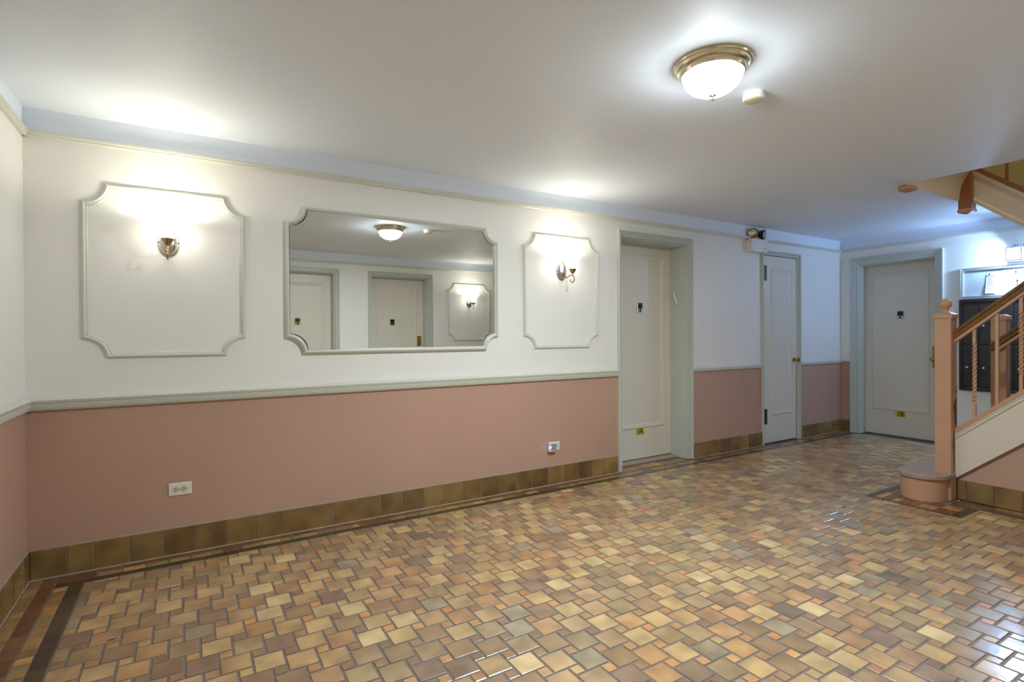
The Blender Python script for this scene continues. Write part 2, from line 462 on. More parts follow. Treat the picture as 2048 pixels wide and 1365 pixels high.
def tile_geo(w, h):
    c = .0022; t = .0
    vs = [(-w / 2, -h / 2, -.004), (w / 2, -h / 2, -.004), (w / 2, h / 2, -.004), (-w / 2, h / 2, -.004),
          (-w / 2, -h / 2, t - .0012), (w / 2, -h / 2, t - .0012), (w / 2, h / 2, t - .0012), (-w / 2, h / 2, t - .0012),
          (-w / 2 + c, -h / 2 + c, t), (w / 2 - c, -h / 2 + c, t), (w / 2 - c, h / 2 - c, t), (-w / 2 + c, h / 2 - c, t)]
    fs = [(8, 9, 10, 11)] + [(4 + i, 4 + (i + 1) % 4, 8 + (i + 1) % 4, 8 + i) for i in range(4)] + [(i, (i + 1) % 4, 4 + (i + 1) % 4, 4 + i) for i in range(4)]
    return vs, fs


def tile_mesh(w, h, m):
    k = (round(w, 4), round(h, 4), m.name)
    if k not in TILE_MESH:
        me = bpy.data.meshes.new('tile'); v, f = tile_geo(w, h); me.from_pydata(v, [], f); me.materials.append(m); TILE_MESH[k] = me
    return TILE_MESH[k]


def shown_area(t):
    pts = [project((x, y, 0)) for x, y in ((t[0], t[2]), (t[1], t[2]), (t[1], t[3]), (t[0], t[3]))]
    if any(p is None for p in pts): return 0
    cx = sum(p[0] for p in pts) / 4; cy = sum(p[1] for p in pts) / 4
    if not (-10 < cx < 2058 and -10 < cy < 1375): return 0
    return abs(sum(pts[i][0] * pts[(i + 1) % 4][1] - pts[(i + 1) % 4][0] * pts[i][1] for i in range(4))) / 2


def rest_mesh(name, rest):
    v = []; f = []; cols = []
    for x0, x1, y0, y1, c in rest:
        a, b = tile_geo(x1 - x0, y1 - y0); o = len(v); tz = random.uniform(-.0006, .0004)
        sx, sy = random.gauss(0, .004), random.gauss(0, .004)
        cx, cy = (x0 + x1) / 2, (y0 + y1) / 2
        v += [(p[0] + cx, p[1] + cy, p[2] + tz + sx * p[0] + sy * p[1]) for p in a]
        for q in b: f.append([i + o for i in q]); cols += [c] * 4
    me = bpy.data.meshes.new(name); me.from_pydata(v, [], f); me.materials.append(M_TILE_S)
    at = me.color_attributes.new('tcol', 'FLOAT_COLOR', 'CORNER')
    flat = [k for c in cols for k in c]; at.data.foreach_set('color', flat)
    o = bpy.data.objects.new(name, me); COL.objects.link(o); o.parent = FLOOR; o['kind'] = 'stuff'
    return o


REST_NAME = {'square_tile': 'far_square_tile_field', 'small_tile': 'far_small_tile_field', 'brown_border_tile': 'far_brown_tile_field', 'tan_border_tile': 'far_tan_tile_field', 'dark_strip_tile': 'far_dark_strip_field'}
for kind, lst in TILES.items():
    scored = sorted(((shown_area(t), i) for i, t in enumerate(lst)), reverse=True)
    near = {i for a, i in scored[:298] if a > 25}
    for i in sorted(near):
        x0, x1, y0, y1, c = lst[i]
        o = bpy.data.objects.new(kind, tile_mesh(x1 - x0, y1 - y0, M_TILE_O)); COL.objects.link(o)
        o.location = ((x0 + x1) / 2, (y0 + y1) / 2, random.uniform(-.0006, .0004)); o.rotation_euler = (random.gauss(0, .004), random.gauss(0, .004), random.gauss(0, .004))
        o.color = c; o.parent = FLOOR
    rest = [lst[i] for i in range(len(lst)) if i not in near]
    if rest: rest_mesh(REST_NAME[kind], rest)

# ---- tiled baseboards
PAL_BASE = [(140, 110, 62), (130, 100, 56), (156, 124, 72), (146, 116, 64), (120, 94, 54), (164, 134, 78), (136, 112, 68)]
BASE_MESH = {}


def baseboard(name, label, loc, rotz, cuts, skip=()):
    """cuts: x positions of the joints in the wall's own frame; tiles stand 11 mm proud of the wall"""
    root = thing(name, label, 'baseboard', loc, rotz, kind='structure')
    mb = MB(); mb.box(cuts[0], cuts[-1], -.0085, .0, 0, ZB - .002)
    mb.sweep([(cuts[0], ZB - .004), (cuts[-1], ZB - .004)], [(0, 0), (0, .011), (.003, .011), (.008, .002), (.008, 0)])
    mb.sweep([(cuts[0], 0), (cuts[-1], 0)], [(0, 0), (0, .017), (.004, .015), (.006, .011), (.006, 0)])
    mb.build('grout', M_GROUT2, root)
    for a, b in zip(cuts[:-1], cuts[1:]):
        w = b - a - .004
        if w < .01: continue
        k = round(w, 4)
        if k not in BASE_MESH:
            t = MB(); t.box(-w / 2, w / 2, -.012, -.002, .004, ZB - .003, ch=.0018); ob = t.build('base_tile', M_BASE_O); BASE_MESH[k] = ob.data; bpy.data.objects.remove(ob)
        o = bpy.data.objects.new('base_tile', BASE_MESH[k]); COL.objects.link(o); o.parent = root
        o.location = ((a + b) / 2, 0, 0); o.color = pick(PAL_BASE, j=.12)
    return root


def cutlist(a, b, first=None, step=.157):
    c = [a]; x = a + (first or step)
    while x < b - .03: c.append(x); x += step
    return c + [b]


baseboard('baseboard_back', 'brown glazed tile baseboard under the mirror wall', (0, 0, 0), ROT_BACK, [0.012, .162] + cutlist(.274, A0 - .055)[0:])
baseboard('baseboard_middle', 'brown tile baseboard between door 1A and the closet', (0, 0, 0), ROT_BACK, cutlist(A1 + .055, K0 - .035, .12))
baseboard('baseboard_corner', 'brown tile baseboard right of the closet door', (0, 0, 0), ROT_BACK, cutlist(K1 + .025, XF - .012, .1))
baseboard('baseboard_right', 'short brown tile baseboard beside door 1B', (XF, 0, 0), ROT_RIGHT, [.012, .118])
baseboard('baseboard_left', 'brown tile baseboard on the left end wall', (0, 0, 0), ROT_LEFT, [-x for x in reversed(cutlist(.012, 4.2, .1))])

# ---- picture rails and chair rails
PR = [(0, 0), (0, .014), (.006, .02), (.014, .021), (.018, .027), (.03, .028), (.034, .022), (.034, 0)]
CR = [(0, 0), (0, .012), (.006, .02), (.012, .024), (.014, .020), (.018, .025), (.024, .026), (.026, .021), (.030, .026), (.036, .026), (.038, .021), (.042, .027), (.05, .03), (.056, .032), (.066, .018), (.073, .006), (.073, 0)]
CR2 = [(0, 0), (0, .01), (.008, .016), (.02, .018), (.03, .022), (.038, .02), (.044, .006), (.044, 0)]
n_trim = 0


def trim(label, loc, rotz, x0, x1, z, prof, m=M_TRIM):
    global n_trim
    n_trim += 1
    mb = MB(); mb.sweep([(x0, z), (x1, z)], prof)
    o = mb.build('trim_%d' % n_trim, m); o.location = loc; o.rotation_euler = (0, 0, rotz)
    return tag(o, label, 'moulding', kind='structure')


trim('pale green picture rail along the mirror wall', (0, 0, 0), ROT_BACK, .0, XF, ZR, PR)
trim('picture rail on the left end wall', (0, 0, 0), ROT_LEFT, -4.3, 0, ZR, PR)
trim('picture rail on the far end wall above door 1B', (XF, 0, 0), ROT_RIGHT, 0, 4.3, ZR, PR)
trim('picture rail on the wall opposite, seen in the mirror', (0, YO, 0), ROT_FRONT, -XF, 0, ZR, PR)
trim('ribbed chair rail left of door 1A', (0, 0, 0), ROT_BACK, 0, A0 - .054, ZCH, CR)
trim('slim chair rail between door 1A and the closet', (0, 0, 0), ROT_BACK, A1 + .054, K0 - .05, ZCH, CR2)
trim('slim chair rail right of the closet door', (0, 0, 0), ROT_BACK, K1 + .04, XF, ZCH, CR2)
trim('ribbed chair rail on the left end wall', (0, 0, 0), ROT_LEFT, -4.3, 0, ZCH, CR)
trim('chair rail on the wall opposite the mirror', (0, YO, 0), ROT_FRONT, -1.7, 0, ZCH, CR)


# ---- doors
def door(name, label, loc, rotz, Wd, H, cw, recess, moulding, number=None, viewer=None, saddle=True, viewer_mat=M_NICKEL):
    root = thing(name, label, 'door', loc, rotz, kind='structure')
    cas = [(0, 0), (0, .026), (-.005, .030), (-.012, .030), (-.014, .021), (-.40 * cw, .021), (-.43 * cw, .013), (-.68 * cw, .013), (-.71 * cw, .006), (-cw, .006), (-cw, .0)]
    mb = MB(); mb.sweep([(-cw, .004), (-cw, H + cw), (Wd + cw, H + cw), (Wd + cw, .004)], cas); mb.build('casing', M_CASING, root)
    if recess > .05:
        mb = MB()
        jam = [(0, .0), (-.004, .0), (-.004, -.018), (-.011, -.019), (-.011, -.036), (-.018, -.037), (-.018, -.055), (-.023, -.058), (-.023, -recess + .003), (0, -recess + .003)]
        mb.sweep([(0, .004), (0, H), (Wd, H), (Wd, .004)], jam); mb.build('jamb', M_CASING, root)
    if saddle:
        mb = MB(); mb.box(.012, Wd - .012, .11, recess + .045, -.002, .02, ch=.004); mb.build('threshold', M_SADDLE, root)
    z0 = .026 if saddle else .014
    mb = MB(); mb.box(.003, Wd - .003, recess, recess + .044, z0, H - .006, ch=.002); leaf = mb.build('door_leaf', M_DOOR, root)
    if moulding:
        x0, x1, q0, q1 = moulding
        mo = [(0, 0), (0, .004), (-.006, .009), (-.016, .010), (-.02, .006), (-.034, .005), (-.046, .001), (-.046, 0)]
        mb = MB(); mb.sweep([(x0, q0), (x0, q1), (x1, q1), (x1, q0)], mo, closed=True, O=(0, recess, 0)); mb.build('panel_moulding', M_DOOR, leaf)
    if number:
        txt, nx, nz = number
        mb = MB(); mb.box(nx - .053, nx + .053, recess - .0025, recess, nz - .034, nz + .034); mb.build('number_plate', M_YELLOW, leaf)['label'] = 'yellow number plate'
        me = mesh_text(txt, .074, .0006); me.materials.append(M_BLACKINK)
        t = bpy.data.objects.new('number_lettering', me); COL.objects.link(t); t.parent = leaf; t.location = (nx, recess - .0032, nz); t.rotation_euler = (R(90), 0, 0); t.scale = (.86, 1, 1)
        t['label'] = 'black number ' + txt
    if viewer:
        vx, vz = viewer
        mb = MB(); mb.box(vx - .036, vx + .036, recess - .012, recess, vz - .046, vz + .046, ch=.004)
        v = mb.build('door_viewer', viewer_mat, leaf)
        v['label'] = 'door viewer with dark window'
        mb = MB(); mb.box(vx - .028, vx + .03, recess - .0145, recess - .011, vz - .012, vz + .042, ch=.001); mb.lathe([(0, 0), (.012, 0), (.012, .006), (.006, .009), (0, .009)], (vx, recess - .012, vz - .029), 'y', 14)
        mb.v = [(x, y, z) for x, y, z in mb.v]
        mb.build('viewer_window', M_BLACKP, leaf)
    return root, leaf


d1, leaf1 = door('door_1', 'cream apartment door numbered 1A in a deep pale green frame', (A0, 0, 0), ROT_BACK, A1 - A0, AH, .052, .205,
                 (.125, .765, .325, 2.041), ('1A', .433, .295), (.43, 1.518))
d2, leaf2 = door('door_2', 'narrow white closet door with dark hinges', (K0, 0, 0), ROT_BACK, K1 - K0, KH, .046, .008, (.16, .545, .324, 1.997), saddle=False)
for z in (1.937, .316):
    mb = MB(); mb.box(.012, .072, .0035, .0085, z - .086, z + .086, ch=.001); hg = mb.build('hinge', M_DARKMET, leaf2)
    mb.lathe([(0, -.086), (.008, -.086), (.008, .086), (0, .086)], (.006, -.002, z), 'z', 10)
    hg.data = (lambda q: q.data)(mb.build('hinge_tmp', M_DARKMET)); bpy.data.objects.remove(bpy.data.objects['hinge_tmp'])
mb = MB(); mb.lathe([(0, .008), (.026, .008), (.026, .003), (.012, -.002), (.010, -.026), (.022, -.034), (.027, -.045), (.022, -.057), (.008, -.062), (0, -.062)], (.60, 0, .945), 'y', 20)
mb.build('knob', M_BRASS, leaf2)
d3, leaf3 = door('door_3', 'cream apartment door numbered 1B in the far end wall', (XF, B0, 0), ROT_RIGHT, B0 - B1, BH, .085, .133, (.105, .70, .318, 1.985), ('1B', .408, .28), (.41, 1.47), saddle=False)
mb = MB(); mb.box(.728, .772, .127, .133, .85, 1.10, ch=.002); mb.build('lock_plate', M_BRASS, leaf3)
mb = MB(); mb.lathe([(0, .13), (.012, .13), (.011, .10), (.024, .09), (.028, .078), (.02, .066), (0, .062)], (.75, 0, .95), 'y', 18); mb.build('knob', M_BRASS, leaf3)
d4, leaf4 = door('door_4', 'cream apartment door reflected at the left edge of the mirror', (D4[1], YO, 0), ROT_FRONT, D4[1] - D4[0], 2.15, .052, .16, (.125, .79, .325, 2.0), None, (.49, 1.44), viewer_mat=M_BRASS)
d5, leaf5 = door('door_5', 'cream apartment door reflected in the middle of the mirror', (D5[1], YO, 0), ROT_FRONT, D5[1] - D5[0], 2.15, .052, .2, (.125, .815, .325, 2.04), None, (.54, 1.44), viewer_mat=M_BRASS)
mb = MB(); mb.box(.05, .12, .194, .2, 1.06, 1.22, ch=.002); mb.build('lock_plate', M_BRASS, leaf5)
mb = MB(); mb.lathe([(0, .196), (.022, .196), (.022, .186), (.012, .182), (0, .182)], (.085, 0, 1.17), 'y', 16); mb.build('lock_cylinder', M_BRONZE, leaf5)

# ================================================================ THINGS ON THE WALLS
FRAME_PROF = [(0, 0), (0, .006), (-.005, .013), (-.013, .017), (-.018, .014), (-.021, .008), (-.026, .008), (-.032, .003), (-.032, 0)]
FRAME_DEEP = [(0, 0), (0, .012), (-.005, .026), (-.013, .034), (-.02, .03), (-.024, .022), (-.03, .02), (-.032, .0), ]


def notched(x0, x1, z0, z1, r, n=10):
    pts = []
    for cx, cz, a0 in ((x0, z0, 0), (x0, z1, -90), (x1, z1, 180), (x1, z0, 90)):
        # concave quarter circles, walked clockwise
        for k in range(n + 1):
            a = R(a0 + 90 - 90 * k / n) if False else R(a0 + (90 * k / n))
            pts.append((cx + r * math.cos(a), cz + r * math.sin(a)))
    out = []
    m = n + 1
    for q in range(4): out += pts[q * m:(q + 1) * m]
    return out


def panel_frame(name, label, x, rotz, loc, w=.786, group=None):
    o = MB(); o.sweep(notched(x - w / 2, x + w / 2, 1.137, 2.087, .104), FRAME_PROF, closed=True)
    ob = o.build(name, M_TRIM); ob.location = loc; ob.rotation_euler = (0, 0, rotz)
    return tag(ob, label, 'moulding', group)


panel_frame('wall_panel_moulding', 'notched-corner moulding frame around the leftmost wall lamp', .622, ROT_BACK, (0, 0, 0), group='notched panel mouldings')
panel_frame('wall_panel_moulding', 'notched-corner moulding frame between mirror and door 1A', 3.416, ROT_BACK, (0, 0, 0), group='notched panel mouldings')
panel_frame('wall_panel_moulding', 'notched-corner moulding frame reflected at right of the mirror', -4.865, ROT_FRONT, (0, YO, 0), .8, group='notched panel mouldings')

# mirror: glass hung a little out of true inside its frame
mir = thing('wall_mirror', 'wide wall mirror in a pale green notched-corner frame', 'mirror', (2.012, 0, 1.61))
mb = MB(); mb.sweep(notched(-.772, .772, -.473, .473, .104), FRAME_DEEP, closed=True); mb.build('frame', M_TRIM, mir)
NX, NZ = .016, -.003
poly = notched(-.748, .748, -.449, .449, .108)
mb = MB(); yy = lambda x, z: -.0155 + NX * x + NZ * z
mb.add([(x, yy(x, z), z) for x, z in poly], [tuple(range(len(poly)))]); gl = mb.build('mirror_glass', M_MIRROR, mir)
mb = MB(); n = len(poly); mb.add([(x * 1.002, yy(x, z) + .0006, z * 1.002) for x, z in poly] + [(x, .0, z) for x, z in poly], [(i, (i + 1) % n, n + (i + 1) % n, n + i) for i in range(n)] + [tuple(range(n))]); mb.build('mirror_backing', M_BACK, mir)


def sconce(label, loc, rotz):
    t = thing('wall_sconce', label, 'wall lamp', loc, rotz, group='bell-shade wall sconces')
    mb = MB(); mb.lathe([(.0, 0), (1, 0), (1, -.004), (.93, -.008), (.86, -.008), (.80, -.016), (.6, -.028), (.3, -.034), (0, -.036)], (0, 0, 0), 'y', 32, sx=.053, sy=.079)
    mb.build('back_plate', M_NICKEL, t)
    for s in (-1, 1):
        mb = MB(); mb.lathe([(0, -.004), (.0045, -.006), (.0045, -.012), (0, -.014)], (s * .046, 0, .002), 'y', 10); mb.build('screw', M_DARKMET, t)
    arm = [(0, -.02, -.05), (0, -.04, -.058), (0, -.06, -.062), (0, -.085, -.058), (0, -.11, -.050), (0, -.135, -.047), (0, -.152, -.051)]
    for k in range(1, 15):
        a = R(10 + k * 19); rr = .031 - .0006 * k
        arm.append((0, -.150 - rr * math.sin(a), -.083 + rr * math.cos(a)))
    mb = MB(); mb.tube(arm, .0050, 8); mb.lathe([(0, -.024), (.009, -.024), (.009, -.034), (.0, -.036)], (0, -.02, -.052), 'y', 12); mb.tube([(0, -.155, -.055), (0, -.155, -.03)], .005, 8)
    mb.build('scroll_arm', M_BRONZE, t)
    mb = MB(); mb.lathe([(0, -.036), (.010, -.036), (.017, -.026), (.026, -.012), (.031, .004), (.029, .006), (.012, -.02), (0, -.024)], (0, -.155, 0), 'z', 22); mb.build('cup', M_BRONZE, t)
    mb = MB(); mb.lathe_open([(.026, -.006), (.031, .004), (.040, .018), (.049, .042), (.056, .066), (.066, .088), (.082, .106), (.099, .118), (.097, .119), (.080, .108), (.063, .089), (.053, .066), (.046, .042), (.037, .019), (.028, .006), (.0, .002)], (0, -.155, 0), 32)
    mb.build('glass_shade', M_SHADE, t)
    mb = MB(); mb.lathe([(0, .01), (.010, .012), (.012, .03), (.02, .05), (.021, .06), (.013, .074), (0, .078)], (0, -.155, 0), 'z', 16); mb.build('bulb', M_SHADE, t)
    ld = bpy.data.lights.new('sconce_light', 'POINT'); ld.energy = P_SCONCE; ld.color = C_SCONCE; ld.shadow_soft_size = .022
    l = bpy.data.objects.new('sconce_light', ld); COL.objects.link(l); l.parent = t; l.location = (0, -.155, .10)
    return t


sconce('wall sconce with glowing bell shade inside the leftmost moulding frame', (.622, 0, 1.787), ROT_BACK)
sconce('wall sconce with glowing bell shade just left of door 1A', (3.408, 0, 1.790), ROT_BACK)
sconce('wall sconce reflected at the right of the mirror', (4.865, YO, 1.77), ROT_FRONT)

# ceiling light
cl = thing('ceiling_light', 'round flush ceiling light with ringed nickel rim and white bowl', 'ceiling lamp', (2.684, -2.083, ZC))
mb = MB(); mb.lathe([(q * .915, w) for q, w in [(0, 0), (.178, 0), (.180, -.006), (.176, -.013), (.170, -.015), (.168, -.022), (.164, -.030), (.154, -.036), (.152, -.043), (.148, -.050), (.142, -.052), (.138, -.048), (.12, -.03), (0, -.03)]], (0, 0, 0), 'z', 48)
mb.build('rim', mat('aged_nickel', (226, 214, 186), 0.25, metal=1.0), cl)
mb = MB(); mb.lathe([(0, -.046)] + [(.127 * math.cos(a), -.046 - .092 * math.sin(a)) for a in [R(k * 7.5) for k in range(13)]][0:12] + [(.0, -.138)], (0, 0, 0), 'z', 40); mb.build('glass_bowl', M_BOWL, cl)
mb = MB(); mb.lathe([(0, -.134), (.016, -.136), (.015, -.140), (.006, -.144), (.005, -.149), (.0085, -.153), (.006, -.159), (0, -.161)], (0, 0, 0), 'z', 18); mb.build('finial', M_NICKEL, cl)

ld = bpy.data.lights.new('ceiling_lamp_bulbs', 'AREA'); ld.shape = 'DISK'; ld.size = .2; ld.energy = P_CEIL; ld.color = C_CEIL
l = bpy.data.objects.new('ceiling_lamp_bulbs', ld); COL.objects.link(l); l.parent = cl; l.location = (0, 0, -.06)

ld = bpy.data.lights.new('ceiling_lamp_glow', 'POINT'); ld.energy = P_CEIL2; ld.color = C_CEIL; ld.shadow_soft_size = .05
l = bpy.data.objects.new('ceiling_lamp_glow', ld); COL.objects.link(l); l.parent = cl; l.location = (0, 0, -.075)

sd = thing('smoke_detector', 'round cream smoke detector beside the ceiling light', 'smoke detector', (3.10, -2.0, ZC))
mb = MB(); mb.lathe([(0, 0), (.05, 0), (.05, -.008), (.052, -.01), (.052, -.03), (.048, -.035), (0, -.036)], (0, 0, 0), 'z', 32); mb.build('housing', M_WHITEP, sd)
mb = MB(); mb.lathe([(.04, -.036), (.04, -.038), (.014, -.04), (0, -.04)], (0, 0, 0), 'z', 24); mb.build('sensor_grille', M_IVORY, sd)


# outlets
def outlet(label, x, z):
    t = thing('electrical_outlet', label, 'outlet', (x, 0, z), group='horizontal wall outlets')
    mb = MB(); mb.box(-.0575, .0575, -.006, 0, -.0365, .0365, ch=.003); mb.build('cover_plate', M_WHITEP, t)
    for s in (-1, 1):
        mb = MB(); mb.lathe([(0, -.005), (.0165, -.005), (.0165, -.008), (0, -.008)], (s * .0195, 0, 0), 'y', 20); r = mb.build('receptacle', M_IVORY, t)
        mb = MB(); mb.box(s * .0195 - .007, s * .0195 + .002, -.0086, -.0078, .004, .0068); mb.box(s * .0195 - .007, s * .0195 + .002, -.0086, -.0078, -.0068, -.004); mb.box(s * .0195 + .007, s * .0195 + .0115, -.0086, -.0078, -.0025, .0025); mb.build('slots', M_DARK, r)
    mb = MB(); mb.lathe([(0, -.006), (.003, -.006), (.003, -.0072), (0, -.0075)], (0, 0, 0), 'y', 10); mb.build('screw', M_NICKEL, t)
    return t


outlet('white double outlet low on the salmon wall, left of centre', .668, .374)
outlet('white outlet with a plugged-in night light near door 1A', 3.322, .320)
nl = thing('night_light', 'small plugged-in grey unit with a glowing blue light', 'night light', (3.288, -.0065, .322))
mb = MB(); mb.box(-.036, .034, -.034, 0, -.039, .038, ch=.004); mb.build('housing', M_WHITEP, nl)
mb = MB(); mb.box(-.024, .031, -.0365, -.033, -.029, .028, ch=.001); mb.build('front_face', M_GREYP, nl)
mb = MB(); mb.lathe([(0, -.0335), (.006, -.034), (.005, -.038), (0, -.0395)], (-.0265, 0, 0), 'y', 12); mb.build('light_lens', M_LED, nl)
ld = bpy.data.lights.new('night_light_led', 'POINT'); ld.energy = .006; ld.color = (.35, .3, 1); ld.shadow_soft_size = .004
l = bpy.data.objects.new('night_light_led', ld); COL.objects.link(l); l.parent = nl; l.location = (-.05, -.03, -.004)

# slanted case on the right jamb of 1A
mz = thing('mezuzah', 'slim silver case fixed aslant on the jamb of door 1A', 'door case', (A1 - .0235, .139, 1.627))
mb = MB(); mb.box(-.012, 0, -.009, .009, -.075, .075, ch=.003); ob = mb.build('case', M_NICKEL, mz); ob.rotation_euler = (R(-16), 0, 0)
mb = MB(); mb.box(-.0135, -.011, -.004, .004, -.055, .055, ch=.001); ob = mb.build('front_strip', M_WHITEP, mz); ob.rotation_euler = (R(-16), 0, 0)

# emergency light over the closet door
em = thing('emergency_light', 'white emergency light box with two dark lamp heads above the closet', 'emergency light', (6.05, 0, 2.145))
mb = MB(); mb.box(-.14, .14, -.075, -.029, 0, .142, ch=.004); mb.box(-.14, .14, -.03, 0, 0, .13, ch=.002); mb.build('housing', M_WHITEP, em)
for x, z in ((.075, .045), (.098, .043)):
    mb = MB(); mb.lathe([(0, -.0745), (.005, -.075), (.004, -.078), (0, -.079)], (x, 0, z), 'y', 10); mb.build('indicator', M_BLACKP, em)
mb = MB(); mb.lathe([(0, 0), (.005, 0), (.005, -.004), (0, -.005)], (-.1405, -.045, .105), 'x', 10); mb.build('screw_hole', M_BLACKP, em)
for x, az in ((-.080, -38), (.105, 20)):
    d = Vector((math.sin(R(az)), -math.cos(R(az)), -.16)).normalized(); c0 = Vector((x, -.04, .205))
    mb = MB(); mb.lathe([(0, -.05), (.02, -.048), (.038, -.036), (.05, -.014), (.054, .006), (.056, .012), (.053, .014), (.05, .008), (.035, -.012), (0, -.02)], (0, 0, 0), 'z', 26)
    rot = Vector((0, 0, 1)).rotation_difference(d).to_matrix()
    mb.v = [tuple(c0 + rot @ Vector(v)) for v in mb.v]; hd = mb.build('lamp_head', M_DARKMET, em)
    mb = MB(); mb.lathe([(.05, .009), (.034, .014), (0, .017)], (0, 0, 0), 'z', 26); mb.v = [tuple(c0 + rot @ Vector(v)) for v in mb.v]; mb.build('lens', M_REFL, hd)
    mb = MB(); mb.tube([(x, -.04, .138), (x, -.04, .165)], .012, 10); mb.build('swivel', M_DARKMET, em)

# notice board, notice, pins
nb = thing('notice_board', 'pale notice board in an aluminium frame above the mailboxes', 'notice board', (XF, -1.238, 1.607), ROT_RIGHT)
mb = MB(); mb.box(.02, .98, -.012, 0, .01, .316); mb.build('felt_panel', M_BOARD, nb)
mb = MB(); mb.sweep([(0, 0), (0, .334), (1.0, .334), (1.0, 0)], [(0, 0), (0, .026), (-.008, .03), (-.016, .024), (-.024, .03), (-.034, .028), (-.034, 0)], closed=True); mb.build('frame', M_ALU, nb)
pp = thing('paper_notice', 'pink printed notice pinned to the notice board', 'paper', (XF - .0125, -1.505, 1.766), ROT_RIGHT)
mb = MB(); gx, gz = 5, 9
vs = []
for s in (0, .0008):
    for k in range(gz + 1):
        for i in range(gx + 1):
            u, v = i / gx, k / gz; x = -.046 + .092 * u; z = .104 - .21 * v
            vs.append((x - .006 * v, -.0015 - .02 * v * v * (1 - .5 * u) - .004 * abs(u - .5) - s, z))
m1 = (gx + 1) * (gz + 1); fs = []
for s in (0, m1):
    for k in range(gz):
        for i in range(gx): a = s + k * (gx + 1) + i; fs.append((a, a + 1, a + gx + 2, a + gx + 1))
mb.add(vs, fs); sheet = mb.build('sheet', M_PAPER, pp)
for k in range(9):
    z = .075 - .018 * k; v = (.104 - z) / .21; w = .03 - .012 * (k % 3 == 2)
    mb = MB(); f = lambda x: -.0045 - .02 * v * v * (1 - .5 * ((x + .046) / .092)) - .004 * abs((x + .046) / .092 - .5)
    xs = [-.034 + (w + .034 - .004) * q / 6 - .006 * v for q in range(7)]
    mb.add([(x, f(x), z + .002) for x in xs] + [(x, f(x), z - .002) for x in xs], [(i, i + 1, 8 + i, 7 + i) for i in range(6)]); mb.build('print_line', M_INK, sheet)
mb = MB(); mb.lathe([(0, -.004), (.006, -.005), (.004, -.014), (.007, -.018), (0, -.019)], (-.018, 0, .092), 'y', 10); mb.build('push_pin', M_BLACKP, pp)
for yy_, zz, lab in ((-1.690, 1.872, 'dark push pin stuck in the board under the lantern'), (-1.700, 1.775, 'dark push pin on the board just above the handrail')):
    mb = MB(); mb.lathe([(0, 0), (.006, -.001), (.004, -.01), (.007, -.015), (0, -.016)], (0, 0, 0), 'y', 10); mb.box(-.002, .002, -.012, -.008, -.02, .0)
    ob = mb.build('push_pin', M_BLACKP); ob.location = (XF - .012, yy_, zz); ob.rotation_euler = (0, 0, ROT_RIGHT); tag(ob, lab, 'push pin', 'push pins on the notice board')

# mailboxes
mbx = thing('mailbox_bank', 'black steel bank of wall mailboxes behind the stair rail', 'mailboxes', (XF - .002, -1.236, .636), ROT_RIGHT)
mb = MB(); mb.box(0, 1.02, -.03, 0, 0, .965, ch=.003); mb.sweep([(.0, 0), (0, .965), (1.02, .965), (1.02, 0)], [(0, .028), (0, .042), (-.022, .042), (-.026, .036), (-.026, .028)], closed=True); mb.build('cabinet', M_MAIL, mbx)
for r_ in range(2):
    for k in range(7):
        x0 = .03 + k * .138; z0 = .05 + r_ * .442
        mb = MB(); mb.box(x0 + .002, x0 + .134, -.036, -.028, z0, z0 + .425, ch=.002); dr = mb.build('mailbox_door', M_MAIL2, mbx)
        mb = MB(); mb.lathe([(0, -.036), (.011, -.036), (.010, -.046), (0, -.048)], (x0 + .038, 0, z0 + .195), 'y', 14); mb.build('lock', M_CHROME, dr)
        mb = MB(); mb.box(x0 + .058, x0 + .112, -.0405, -.036, z0 + .226, z0 + .236, ch=.001); mb.box(x0 + .058, x0 + .112, -.0385, -.036, z0 + .255, z0 + .259); mb.build('name_slot', M_DARKMET, dr)

# lantern
ln = thing('wall_lantern', 'square chrome wall lantern glowing cool white above the board', 'wall lamp', (XF, -1.715, 2.03), ROT_RIGHT)
mb = MB(); mb.lathe([(0, 0), (.05, 0), (.05, -.01), (.04, -.02), (0, -.022)], (0, 0, .06), 'y', 24); mb.build('back_plate', M_CHROME, ln)
pts = [(0, -.015, .06), (0, -.05, .085)] + [(0, -.12 - .07 * math.cos(a), .085 + .05 * math.sin(a)) for a in [R(20 + 14 * k) for k in range(6)]][::-1][::-1] + [(0, -.12, .12), (0, -.12, .10)]
pts = [(0, -.015, .06), (0, -.03, .09), (0, -.05, .115), (0, -.08, .132), (0, -.105, .13), (0, -.12, .115), (0, -.12, .09)]
mb = MB(); mb.tube(pts, .007, 10); mb.build('arm', M_CHROME, ln)
mb = MB(); mb.prism([(-.062, -.182), (.062, -.182), (.062, -.058), (-.062, -.058)], .058, .066); mb.lathe([(.05, .066), (.042, .085), (.022, .098), (.012, .104), (0, .106)], (0, -.12, 0), 'z', 24); mb.build('cap', M_CHROME, ln)
for sx in (-1, 1):
    for sy in (-1, 1):
        mb = MB(); mb.box(sx * .057 - .004, sx * .057 + .004, -.12 + sy * .057 - .004, -.12 + sy * .057 + .004, -.06, .06); mb.build('post', M_CHROME, ln)
mb = MB(); mb.sweep([(-.061, -.181), (.061, -.181), (.061, -.059), (-.061, -.059)], [(0, -.066), (0, -.058), (.012, -.058), (.012, -.066)], closed=True, e2=(0, 1, 0), nn=(0, 0, 1)); mb.build('bottom_ring', M_CHROME, ln)
mb = MB(); mb.box(-.06, .06, -.0635, -.060, -.06, .06); mb.build('back_panel', M_CHROME, ln)
for k in (0, 1, 3):
    mb = MB(); mb.box(-.053, .053, -.0012, .0012, -.057, .057); ob = mb.build('glass_pane', M_PANE, ln); a = R(90 * k)
    ob.location = (.0565 * math.sin(a), -.12 - .0565 * math.cos(a), 0); ob.rotation_euler = (0, 0, a)
